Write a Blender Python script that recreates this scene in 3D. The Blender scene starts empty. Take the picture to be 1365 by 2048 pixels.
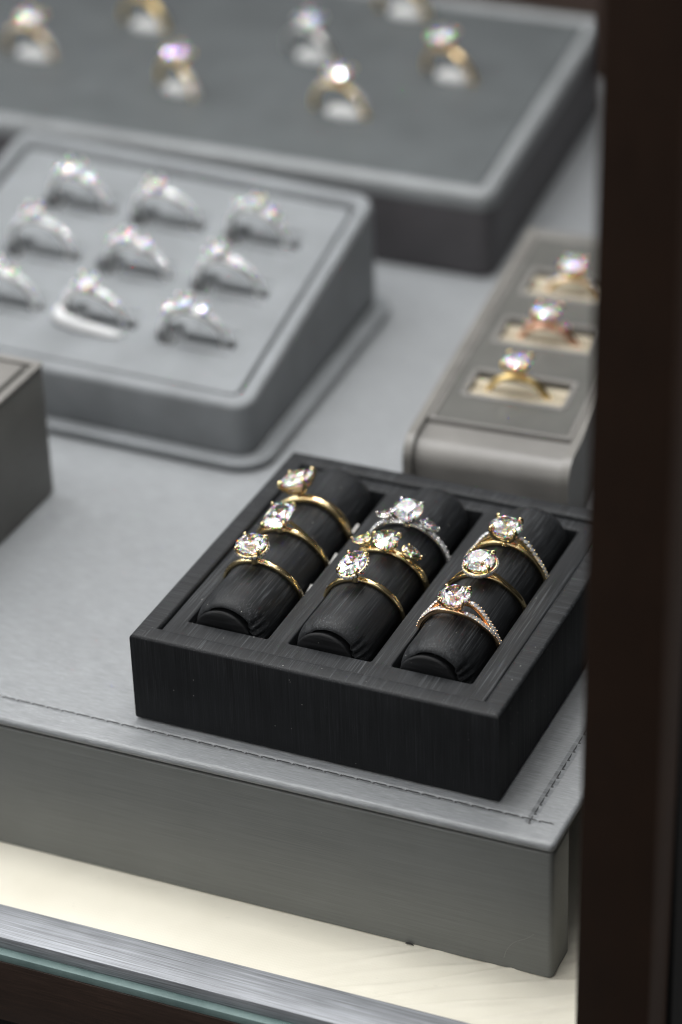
import bpy, bmesh, math, random
from mathutils import Vector, Matrix, Euler
random.seed(7)
MM = 0.001
S = bpy.context.scene
COL = S.collection
PI = math.pi

# ------------------------------------------------------------------ helpers
def link_mesh(name, me, mat, parent=None, smooth=35):
    if smooth is None:
        for p in me.polygons: p.use_smooth = False
    else:
        me.shade_smooth(); me.set_sharp_from_angle(angle=math.radians(smooth))
    if mat is not None:
        me.materials.clear(); me.materials.append(mat)
    o = bpy.data.objects.new(name, me)
    COL.objects.link(o)
    if parent is not None: o.parent = parent
    return o

class MB:
    """collects geometry in millimetres"""
    def __init__(s): s.v = []; s.f = []
    def add(s, vs, fs):
        b = len(s.v); s.v += [Vector(v) for v in vs]; s.f += [tuple(i + b for i in f) for f in fs]
    def box(s, a, b):
        (x0, y0, z0), (x1, y1, z1) = a, b
        s.add([(x0,y0,z0),(x1,y0,z0),(x1,y1,z0),(x0,y1,z0),(x0,y0,z1),(x1,y0,z1),(x1,y1,z1),(x0,y1,z1)],
              [(3,2,1,0),(4,5,6,7),(0,1,5,4),(1,2,6,5),(2,3,7,6),(3,0,4,7)])
    def tube(s, pts, rad, n=10, closed=False):
        pts = [Vector(p) for p in pts]; m = len(pts)
        rs = rad if isinstance(rad, (list, tuple)) else [rad] * m
        b = len(s.v); up = Vector((0.13, 0.21, 0.97)); prev = None
        for i, p in enumerate(pts):
            if closed: t = pts[(i+1) % m] - pts[i-1]
            else: t = pts[min(i+1, m-1)] - pts[max(i-1, 0)]
            t.normalize()
            u = (prev if prev is not None else up)
            u = u - t * u.dot(t)
            if u.length < 1e-4: u = Vector((1,0,0)) - t * t.x
            u.normalize(); prev = u; w = t.cross(u)
            for k in range(n):
                a = 2*PI*k/n
                s.v.append(p + (u*math.cos(a) + w*math.sin(a)) * rs[i])
        mm = m if closed else m - 1
        for i in range(mm):
            for k in range(n):
                i2 = (i+1) % m
                s.f.append((b+i*n+k, b+i*n+(k+1)%n, b+i2*n+(k+1)%n, b+i2*n+k))
        if not closed:
            s.f.append(tuple(b+k for k in range(n))[::-1])
            s.f.append(tuple(b+(m-1)*n+k for k in range(n)))
    def ball(s, c, r, n=8, sq=(1,1,1)):
        c = Vector(c); b = len(s.v); rings = n//2
        s.v.append(c + Vector((0,0,r*sq[2])))
        for i in range(1, rings):
            a = PI*i/rings
            for k in range(n):
                t = 2*PI*k/n
                s.v.append(c + Vector((math.sin(a)*math.cos(t)*r*sq[0], math.sin(a)*math.sin(t)*r*sq[1], math.cos(a)*r*sq[2])))
        s.v.append(c - Vector((0,0,r*sq[2]))); e = len(s.v)-1
        for k in range(n):
            s.f.append((b, b+1+k, b+1+(k+1)%n)); s.f.append((e, e-n+(k+1)%n, e-n+k))
        for i in range(rings-2):
            for k in range(n):
                q = b+1+i*n
                s.f.append((q+k, q+n+k, q+n+(k+1)%n, q+(k+1)%n))
    def mesh(s, name, warp=None):
        me = bpy.data.meshes.new(name)
        vs = [(warp(v) if warp else v) * MM for v in s.v]
        me.from_pydata(vs, [], s.f); me.validate()
        bm = bmesh.new(); bm.from_mesh(me); bmesh.ops.recalc_face_normals(bm, faces=bm.faces); bm.to_mesh(me); bm.free()
        me.update()
        return me
    def build(s, name, mat, parent=None, smooth=35, warp=None):
        return link_mesh(name, s.mesh(name, warp), mat, parent, smooth)

def rrect(x0, y0, x1, y1, r, n=6):
    out = []
    for cx, cy, a0 in ((x1-r,y1-r,0),(x0+r,y1-r,90),(x0+r,y0+r,180),(x1-r,y0+r,270)):
        for k in range(n+1):
            a = math.radians(a0 + 90*k/n); out.append((cx+r*math.cos(a), cy+r*math.sin(a)))
    return out

def dense(poly, step):
    out = []
    for i, p in enumerate(poly):
        q = poly[(i+1) % len(poly)]
        d = math.hypot(q[0]-p[0], q[1]-p[1]); n = max(1, int(d/step))
        for k in range(n): out.append((p[0]+(q[0]-p[0])*k/n, p[1]+(q[1]-p[1])*k/n))
    return out

def plate(name, loops, z0, z1, bev, mat, parent=None, warp=None, res=3, smooth=40):
    """flat plate with holes and rounded edges, millimetres; warp maps every vertex afterwards"""
    cu = bpy.data.curves.new(name, 'CURVE'); cu.dimensions = '2D'; cu.fill_mode = 'BOTH'
    for lp in loops:
        sp = cu.splines.new('POLY'); sp.points.add(len(lp)-1)
        for p, q in zip(sp.points, lp): p.co = (q[0], q[1], 0, 1)
        sp.use_cyclic_u = True
    h = (z1 - z0)/2
    cu.extrude = max(h - bev, 0.001); cu.bevel_depth = bev; cu.bevel_resolution = res; cu.offset = -bev
    o = bpy.data.objects.new(name, cu); COL.objects.link(o)
    bpy.context.view_layer.update()
    me = bpy.data.meshes.new_from_object(o.evaluated_get(bpy.context.evaluated_depsgraph_get()))
    bpy.data.objects.remove(o); bpy.data.curves.remove(cu)
    bm = bmesh.new(); bm.from_mesh(me)
    bmesh.ops.remove_doubles(bm, verts=bm.verts, dist=1e-3)
    if warp: 
        bmesh.ops.triangulate(bm, faces=[f for f in bm.faces if len(f.verts) > 4])
    for v in bm.verts:
        c = v.co + Vector((0,0,(z0+z1)/2))
        if warp: c = warp(c)
        v.co = c * MM
    bmesh.ops.recalc_face_normals(bm, faces=bm.faces)
    bm.to_mesh(me); bm.free(); me.name = name
    return link_mesh(name, me, mat, parent, smooth)

def thing(name, label, cat, loc=(0,0,0), rot=None, group=None):
    o = bpy.data.objects.new(name, None); COL.objects.link(o)
    o.empty_display_size = 0.005
    o.location = Vector(loc)*MM
    if rot is not None: o.rotation_euler = rot
    o['label'] = label; o['category'] = cat
    if group: o['group'] = group
    return o

# ------------------------------------------------------------------ materials
def new_mat(name):
    m = bpy.data.materials.new(name); m.use_nodes = True
    nt = m.node_tree
    return m, nt, nt.nodes['Principled BSDF']
def mth(nt, op, a, b=None, c=None, clamp=False):
    n = nt.nodes.new('ShaderNodeMath'); n.operation = op; n.use_clamp = clamp
    for i, x in enumerate((a, b, c)):
        if x is None: continue
        if isinstance(x, (int, float)): n.inputs[i].default_value = x
        else: nt.links.new(x, n.inputs[i])
    return n.outputs[0]
def mixc(nt, fac, a, b):
    n = nt.nodes.new('ShaderNodeMix'); n.data_type = 'RGBA'
    for i, x in ((0, fac), (6, a), (7, b)):
        if isinstance(x, (int, float)): n.inputs[i].default_value = x
        elif isinstance(x, tuple): n.inputs[i].default_value = (*x[:3], 1)
        else: nt.links.new(x, n.inputs[i])
    return n.outputs[2]
def noise(nt, scale, axis_scale=(1,1,1), detail=3, rough=.55, loc=(0,0,0)):
    tc = nt.nodes.new('ShaderNodeTexCoord'); mp = nt.nodes.new('ShaderNodeMapping')
    nt.links.new(tc.outputs['Object'], mp.inputs['Vector'])
    mp.inputs['Scale'].default_value = tuple(1000*a for a in axis_scale)
    mp.inputs['Location'].default_value = loc
    n = nt.nodes.new('ShaderNodeTexNoise'); n.inputs['Scale'].default_value = scale
    n.inputs['Detail'].default_value = detail; n.inputs['Roughness'].default_value = rough
    nt.links.new(mp.outputs['Vector'], n.inputs['Vector'])
    return n.outputs['Fac']
def rng(nt, x, a, b, c=0., d=1.):
    n = nt.nodes.new('ShaderNodeMapRange')
    for i, y in enumerate((a, b, c, d), 1): n.inputs[i].default_value = y
    nt.links.new(x, n.inputs[0]); return n.outputs[0]
def stretch(axis, long):
    return {'x': (1/long,1,1), 'y': (1,1/long,1), 'z': (1,1,1/long)}[axis]

def fabric(name, base, axis='x', pitch=.45, long=40, contrast=.3, rough=.5, bump=.25, fleck=0., fleck_col=(.3,.3,.3),
           spec=.5, metallic=0., dust=0., sheen=0., mottling=.12, coat=0.):
    m, nt, P = new_mat(name)
    fine = noise(nt, 1/pitch, stretch(axis, long), 2)
    wide = noise(nt, .25/pitch, stretch(axis, long*.7), 2, loc=(3.1,1.7,5.2))
    big = noise(nt, .06, (1,1,1), 3, loc=(11,4,2))
    s = mth(nt, 'ADD', mth(nt, 'MULTIPLY', fine, .86), mth(nt, 'MULTIPLY', wide, .14))
    s = rng(nt, s, .33, .67, 1-contrast, 1+contrast)
    s = mth(nt, 'MULTIPLY', s, rng(nt, big, .3, .7, 1-mottling, 1+mottling))
    vm = nt.nodes.new('ShaderNodeVectorMath'); vm.operation = 'SCALE'
    vm.inputs[0].default_value = base; nt.links.new(s, vm.inputs['Scale'])
    col = vm.outputs[0]
    if fleck > 0:
        fl = noise(nt, 1.35/pitch, stretch(axis, long*.55), 1, loc=(7.7,2.2,9.1))
        gate = noise(nt, .12, stretch(axis, 2.5), 2, loc=(1.3,8.8,0.4))
        k = mth(nt, 'MULTIPLY', rng(nt, fl, .55, .70, 0, fleck), rng(nt, gate, .38, .62, .3, 1))
        col = mixc(nt, k, col, fleck_col)
    if dust > 0:
        tc = nt.nodes.new('ShaderNodeTexCoord'); vo = nt.nodes.new('ShaderNodeTexVoronoi')
        nt.links.new(tc.outputs['Object'], vo.inputs['Vector']); vo.inputs['Scale'].default_value = 420
        vo.inputs['Randomness'].default_value = 1
        d = rng(nt, vo.outputs['Distance'], .035, .06, dust, 0)
        pick = nt.nodes.new('ShaderNodeSeparateColor'); nt.links.new(vo.outputs['Color'], pick.inputs[0])
        d = mth(nt, 'MULTIPLY', d, rng(nt, pick.outputs[0], .62, .64, 0, 1))
        col = mixc(nt, d, col, (.45,.45,.43))
    nt.links.new(col, P.inputs['Base Color'])
    P.inputs['Roughness'].default_value = rough
    nt.links.new(rng(nt, fine, .3, .7, rough-.07, rough+.1), P.inputs['Roughness'])
    P.inputs['Specular IOR Level'].default_value = spec
    P.inputs['Metallic'].default_value = metallic
    P.inputs['Sheen Weight'].default_value = sheen
    P.inputs['Sheen Roughness'].default_value = .4
    b = nt.nodes.new('ShaderNodeBump'); b.inputs['Strength'].default_value = bump; b.inputs['Distance'].default_value = .00015
    nt.links.new(mth(nt, 'ADD', fine, mth(nt, 'MULTIPLY', wide, .6)), b.inputs['Height'])
    nt.links.new(b.outputs[0], P.inputs['Normal'])
    return m

def pad_mat():
    """platform top: short brushed grain, puckered along the stitch lines"""
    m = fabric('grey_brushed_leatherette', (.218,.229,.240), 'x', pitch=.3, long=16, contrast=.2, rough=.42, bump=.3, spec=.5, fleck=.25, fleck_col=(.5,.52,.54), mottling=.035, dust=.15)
    nt = m.node_tree; b = [n for n in nt.nodes if n.type == 'BUMP'][0]
    tc = nt.nodes.new('ShaderNodeTexCoord'); sx = nt.nodes.new('ShaderNodeSeparateXYZ'); nt.links.new(tc.outputs['Object'], sx.inputs[0])
    X = mth(nt, 'MULTIPLY', sx.outputs['X'], 1000); Y = mth(nt, 'MULTIPLY', sx.outputs['Y'], 1000)
    d1 = mth(nt, 'ABSOLUTE', mth(nt, 'SUBTRACT', Y, mth(nt, 'MULTIPLY_ADD', X, .0063, -3.4)))
    d2 = mth(nt, 'ABSOLUTE', mth(nt, 'SUBTRACT', X, 104.))
    p1 = mth(nt, 'MULTIPLY_ADD', mth(nt, 'SINE', mth(nt, 'MULTIPLY', X, 2*PI/4.15)), .3, .9)
    p2 = mth(nt, 'MULTIPLY_ADD', mth(nt, 'SINE', mth(nt, 'MULTIPLY', Y, 2*PI/3.75)), .4, 1.1)
    g1 = mth(nt, 'MULTIPLY', rng(nt, d1, 0, .9, 1, 0), mth(nt, 'MULTIPLY', p1, mth(nt, 'LESS_THAN', X, 107)))
    g2 = mth(nt, 'MULTIPLY', rng(nt, d2, 0, 1.1, 1, 0), mth(nt, 'MULTIPLY', p2, mth(nt, 'GREATER_THAN', Y, -4.5)))
    b2 = nt.nodes.new('ShaderNodeBump'); b2.invert = True; b2.inputs['Strength'].default_value = .8; b2.inputs['Distance'].default_value = .0006
    nt.links.new(mth(nt, 'MAXIMUM', g1, g2), b2.inputs['Height']); nt.links.new(b.outputs[0], b2.inputs['Normal'])
    P = nt.nodes['Principled BSDF']; nt.links.new(b2.outputs[0], P.inputs['Normal'])
    return m

def plain(name, col, rough=.5, metallic=0., spec=.5, bump=.0, scale=2., var=.08):
    m, nt, P = new_mat(name)
    nz = noise(nt, scale, (1,1,1), 3)
    vm = nt.nodes.new('ShaderNodeVectorMath'); vm.operation = 'SCALE'
    vm.inputs[0].default_value = col; nt.links.new(rng(nt, nz, .3, .7, 1-var, 1+var), vm.inputs['Scale'])
    nt.links.new(vm.outputs[0], P.inputs['Base Color'])
    P.inputs['Roughness'].default_value = rough; P.inputs['Metallic'].default_value = metallic
    P.inputs['Specular IOR Level'].default_value = spec
    if bump:
        b = nt.nodes.new('ShaderNodeBump'); b.inputs['Strength'].default_value = bump; b.inputs['Distance'].default_value = .0002
        nt.links.new(nz, b.inputs['Height']); nt.links.new(b.outputs[0], P.inputs['Normal'])
    return m

def gem_mat(name, tint=(1,1,1), spread=.012, ior=2.42, w0=.86):
    m, nt, P = new_mat(name); nt.nodes.remove(P)
    out = nt.nodes['Material Output']
    g0 = nt.nodes.new('ShaderNodeBsdfGlass'); g0.inputs['Color'].default_value = (tint[0]*w0, tint[1]*w0, tint[2]*w0, 1)
    g0.inputs['Roughness'].default_value = 0; g0.inputs['IOR'].default_value = ior
    prev = g0.outputs[0]
    for k, c in ((-1,(1-w0,0,0)),(0,(0,1-w0,0)),(1,(0,0,1-w0))):
        g = nt.nodes.new('ShaderNodeBsdfGlass')
        g.inputs['Color'].default_value = (c[0]*tint[0], c[1]*tint[1], c[2]*tint[2], 1)
        g.inputs['Roughness'].default_value = 0; g.inputs['IOR'].default_value = ior + k*spread
        if prev is None: prev = g.outputs[0]
        else:
            a = nt.nodes.new('ShaderNodeAddShader'); nt.links.new(prev, a.inputs[0]); nt.links.new(g.outputs[0], a.inputs[1]); prev = a.outputs[0]
    nt.links.new(prev, out.inputs['Surface'])
    return m

BLK = dict(pitch=.30, long=130, contrast=.5, rough=.55, bump=.5, fleck=.75, fleck_col=(.07,.075,.081), dust=.8, spec=.26, mottling=.15)
M = {}
for ax in 'xyz':
    M['black_'+ax] = fabric('black_ribbed_fabric_'+ax, (.0105,.0116,.0133), ax, **(BLK if ax != 'z' else dict(BLK, fleck=.2, contrast=.3, bump=.2, dust=.6, spec=.18)))
M['black_cap'] = fabric('black_cap_fabric', (.0075,.008,.009), 'x', pitch=.6, long=20, contrast=.5, rough=.5, bump=.35, dust=.4, spec=.22)
M['grey_pad'] = pad_mat()
M['grey_shaded'] = fabric('grey_brushed_shaded', (.143,.150,.145), 'x', pitch=.2, long=160, contrast=.13, rough=.45, bump=.15, spec=.45, mottling=.05, dust=.25)  # the pad's leatherette darkened; upright faces' shade is put into the colour
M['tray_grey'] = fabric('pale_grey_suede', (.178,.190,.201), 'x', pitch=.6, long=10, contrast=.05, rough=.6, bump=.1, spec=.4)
M['tray_shaded'] = fabric('pale_grey_suede_shaded', (.10,.109,.115), 'x', pitch=.6, long=10, contrast=.05, rough=.6, bump=.1, spec=.4)  # same suede as the top, darkened to paint in the walls' shade
M['riser_top'] = fabric('slate_grey_suede', (.074,.082,.086), 'x', pitch=.6, long=10, contrast=.06, rough=.6, bump=.1, spec=.4)
M['riser_rim_lit'] = fabric('slate_grey_rim_lit', (.20,.212,.22), 'x', pitch=.6, long=20, contrast=.06, rough=.45, bump=.1, spec=.5)  # base colour lightened to paint in the highlight along the bevel
M['riser_side'] = fabric('charcoal_leatherette', (.058,.055,.06), 'x', pitch=.5, long=20, contrast=.08, rough=.5, bump=.1, spec=.4)
M['taupe'] = fabric('taupe_brushed_leatherette', (.16,.155,.147), 'x', pitch=.5, long=30, contrast=.1, rough=.42, bump=.12, spec=.5)
M['taupe_y'] = fabric('taupe_brushed_side', (.155,.150,.14), 'y', pitch=.5, long=30, contrast=.1, rough=.42, bump=.12, spec=.5)
M['taupe_dark'] = fabric('dark_taupe_leatherette', (.085,.085,.079), 'y', pitch=.5, long=20, contrast=.08, rough=.5, bump=.1, spec=.4)
M['cream_pad'] = fabric('cream_velvet', (.36,.32,.245), 'x', pitch=.8, long=14, contrast=.15, rough=.7, bump=.2, spec=.2, sheen=.2)
M['thread'] = plain('dark_thread', (.05,.052,.055), .7)
M['slot'] = plain('dark_slot_lining', (.08,.085,.09), .8)
M['gap'] = plain('gap_shade_and_scrap', (.02,.02,.02), .8)
M['gold'] = plain('yellow_gold', (.92,.735,.41), .12, 1., var=.02)
M['rose'] = plain('rose_gold', (.93,.58,.42), .15, 1., var=.02)
M['pinkgold'] = plain('warm_gold', (.95,.66,.40), .14, 1., var=.02)
for k_, c_ in (('gold_far',(.95,.72,.33)),('rose_far',(.93,.58,.42)),('pinkgold_far',(.95,.70,.38)),('white_far',(.92,.92,.91))):
    M[k_] = plain({'gold_far':'satin_yellow_gold','rose_far':'satin_rose_gold','pinkgold_far':'satin_warm_gold','white_far':'satin_white_gold'}[k_], c_, .3, 1., var=.02)
M['white_gold'] = plain('white_gold', (.82,.81,.79), .14, 1., var=.02)
M['gem'] = gem_mat('cut_diamond')
M['gem_small'] = gem_mat('small_cut_diamond', spread=.018)
def mirror_mix(m, f):
    nt = m.node_tree; out = nt.nodes['Material Output']; src = out.inputs['Surface'].links[0].from_socket
    g = nt.nodes.new('ShaderNodeBsdfGlossy'); g.inputs['Roughness'].default_value = .04; g.inputs['Color'].default_value = (.95,.96,1,1)
    x = nt.nodes.new('ShaderNodeMixShader'); x.inputs[0].default_value = f
    nt.links.new(src, x.inputs[1]); nt.links.new(g.outputs[0], x.inputs[2]); nt.links.new(x.outputs[0], out.inputs['Surface'])
mirror_mix(M['gem_small'], .45)
M['gem_far'] = gem_mat('far_cut_diamond', spread=.09, w0=.2)
mirror_mix(M['gem_far'], .10)
M['gem_tiny_far'] = gem_mat('far_small_diamond', spread=.08, w0=.3)
mirror_mix(M['gem_tiny_far'], .6)
def frost(m, f):
    nt = m.node_tree; out = nt.nodes['Material Output']; src = out.inputs['Surface'].links[0].from_socket
    g = nt.nodes.new('ShaderNodeBsdfDiffuse'); g.inputs['Color'].default_value = (.9,.92,.95,1)
    x = nt.nodes.new('ShaderNodeMixShader'); x.inputs[0].default_value = f
    nt.links.new(src, x.inputs[1]); nt.links.new(g.outputs[0], x.inputs[2]); nt.links.new(x.outputs[0], out.inputs['Surface'])
frost(M['gem_small'], .3); frost(M['gem_far'], .08); frost(M['gem_tiny_far'], .30)
M['tag'] = plain('white_paper', (.5,.5,.49), .7, var=.03)
M['lint'] = plain('grey_lint', (.26,.26,.25), .8)
M['foam'] = plain('white_foam_insert', (.58,.59,.60), .8, var=.05, scale=.5)
M['teal'] = None
M['brown'] = fabric('dark_brown_brushed_aluminium', (.022,.0115,.0075), 'x', pitch=.25, long=60, contrast=.35, rough=.42, bump=.12, spec=.5)
M['brown_z'] = fabric('dark_brown_aluminium_post', (.0165,.0075,.0036), 'z', pitch=.3, long=60, contrast=.2, rough=.5, bump=.05, spec=.25)
M['black_panel'] = plain('black_side_panel', (.004,.004,.004), .6, spec=.2)
M['alu'] = fabric('brushed_aluminium', (.25,.262,.283), 'x', pitch=.28, long=70, contrast=.38, rough=.5, bump=.3, metallic=.35)
M['back'] = plain('dark_brown_back_panel', (.05,.034,.028), .5)

def cream_floor_mat():
    m, nt, P = new_mat('cream_leatherette')
    tc = nt.nodes.new('ShaderNodeTexCoord')
    sx = nt.nodes.new('ShaderNodeSeparateXYZ'); nt.links.new(tc.outputs['Object'], sx.inputs[0])
    # fine weave
    wv = []
    for ax, rot in (('X', 0), ('Y', 0)):
        w = nt.nodes.new('ShaderNodeTexWave'); w.bands_direction = ax; w.inputs['Scale'].default_value = 360
        w.inputs['Distortion'].default_value = .6
        nt.links.new(tc.outputs['Object'], w.inputs['Vector']); wv.append(w.outputs['Fac'])
    weave = mth(nt, 'MULTIPLY', wv[0], wv[1])
    b = nt.nodes.new('ShaderNodeBump'); b.inputs['Strength'].default_value = .12; b.inputs['Distance'].default_value = .0001
    nt.links.new(weave, b.inputs['Height'])
    nt.links.new(b.outputs[0], P.inputs['Normal'])
    big = noise(nt, .05, (1,1,1), 3)
    stain = noise(nt, .35, (1,1,1), 2, loc=(5,5,5))
    col = mixc(nt, rng(nt, big, .3, .7), (.72,.69,.595), (.67,.64,.545))
    col = mixc(nt, rng(nt, stain, .70, .78, 0, .35), col, (.55,.53,.46))
    nt.links.new(col, P.inputs['Base Color'])
    P.inputs['Roughness'].default_value = .55; P.inputs['Specular IOR Level'].default_value = .3
    return m
M['cream'] = cream_floor_mat()
def teal_mat():
    m, nt, P = new_mat('teal_glass_edge')
    nz = noise(nt, .08, (1,1,1), 3)
    nt.links.new(mixc(nt, rng(nt, nz, .35, .65), (.095,.145,.142), (.15,.215,.21)), P.inputs['Base Color'])
    P.inputs['Roughness'].default_value = .45; P.inputs['Specular IOR Level'].default_value = .3
    return m
M['teal'] = teal_mat()

# ------------------------------------------------------------------ gems
def outl_round(a): return lambda t: (a*math.cos(t), a*math.sin(t))
def outl_oval(a, b): return lambda t: (a*math.cos(t), b*math.sin(t))
def outl_rect(a, b, p=5.):
    def f(t):
        c, s = math.cos(t), math.sin(t)
        k = (abs(c)**p + abs(s)**p) ** (-1/p)
        return (a*c*k, b*s*k)
    return f
def outl_pear(a, b):       # point towards +y
    def f(t):
        c, s = math.cos(t), math.sin(t)
        if s > 0: return (a*c*(1-.42*s*s), b*1.12*s)
        return (a*c, b*.78*s)
    return f
def outl_marquise(a, b):
    def f(t):
        c, s = math.cos(t), math.sin(t)
        return (a*c*(1-.35*s*s), b*s)
    return f

def gem_geo(out, R, ch=.34, pd=.86, table=.56):
    """brilliant-cut facets; outline in mm, culet at z=-pd*R, girdle at z=0"""
    vs, fs = [], []
    def ring(n, off, sc, z):
        b = len(vs)
        for i in range(n):
            t = 2*PI*(i+off)/n; x, y = out(t); vs.append((x*sc, y*sc, z))
        return b
    c = ch*R; p = pd*R; g = .05*R
    T = ring(8, 0, table, c)
    ss = table + (1-table)*.46
    Sx = ring(8, .5, ss, c*(1-ss*.924)/(1-table)*.98)
    G = ring(16, 0, 1, g/2); H = ring(16, 0, 1, -g/2)
    ps = .26
    Pv = ring(8, .5, ps, -g/2 - (p-g/2)*(1-ps*.924))
    C = len(vs); vs.append((0,0,-p))
    fs.append(tuple(T+i for i in range(8)))
    for i in range(8):
        j = (i+1) % 8; s0 = Sx+(i-1) % 8; s1 = Sx+i
        gi = G+2*i; gm = G+2*i+1; gj = G+(2*i+2) % 16
        fs += [(T+i, s1, T+j), (T+i, s0, gi), (T+i, gi, s1), (s1, gi, gm), (s1, gm, gj)]
        hi = H+2*i; hm = H+2*i+1; hj = H+(2*i+2) % 16
        p0 = Pv+(i-1) % 8; p1 = Pv+i
        fs += [(hi, p1, hm), (hm, p1, hj), (hi, p0, C), (hi, C, p1)]
    for i in range(16):
        j = (i+1) % 16; fs.append((G+i, H+i, H+j, G+j))
    return vs, fs

ACC = {}
def accent_mesh(r, far=False):
    k = (round(r, 2), far)
    if k not in ACC:
        mb = MB(); mb.add(*gem_geo(outl_round(r), r)); ACC[k] = mb.mesh('accent_stone')
        for p in ACC[k].polygons: p.use_smooth = False
        ACC[k].materials.append(M['gem_tiny_far' if far else 'gem_small'])
    return ACC[k]
def place_accent(parent, pos, normal, r, spin=0., far=False):
    o = bpy.data.objects.new('accent_stone', accent_mesh(r, far)); COL.objects.link(o); o.parent = parent
    q = Vector(normal).to_track_quat('Z', 'Y') @ Euler((0,0,spin)).to_quaternion()
    o.rotation_mode = 'QUATERNION'; o.rotation_quaternion = q; o.location = Vector(pos)*MM
    return o

# ------------------------------------------------------------------ rings
def strand(mb, Ri, thick, half, off, n=72, m=12, t0=-180, t1=180):
    """band sweep; angle in degrees from the top; callables of |angle|"""
    b = len(mb.v); closed = (t1 - t0) >= 360
    N = n if closed else n+1
    for i in range(N):
        th = t0 + (t1-t0)*i/n; a = math.radians(th)
        er = Vector((math.sin(a), 0, math.cos(a)))
        h = thick(abs(th))/2; w = half(abs(th)); rc = Ri(abs(th)) + h; oy = off(abs(th))
        for k in range(m):
            q = 2*PI*k/m; c, s = math.cos(q), math.sin(q)
            c2 = math.copysign(abs(c)**.75, c); s2 = math.copysign(abs(s)**.75, s)
            mb.v.append(er*(rc + h*c2) + Vector((0, oy + w*s2, 0)))
    for i in range(N if closed else N-1):
        j = (i+1) % N
        for k in range(m): mb.f.append((b+i*m+k, b+j*m+k, b+j*m+(k+1)%m, b+i*m+(k+1)%m))
    if not closed:
        mb.f.append(tuple(b+k for k in range(m))); mb.f.append(tuple(b+(N-1)*m+k for k in range(m))[::-1])

def sm(x, a, b):
    t = max(0., min(1., (x-a)/(b-a))); return t*t*(3-2*t)

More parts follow.
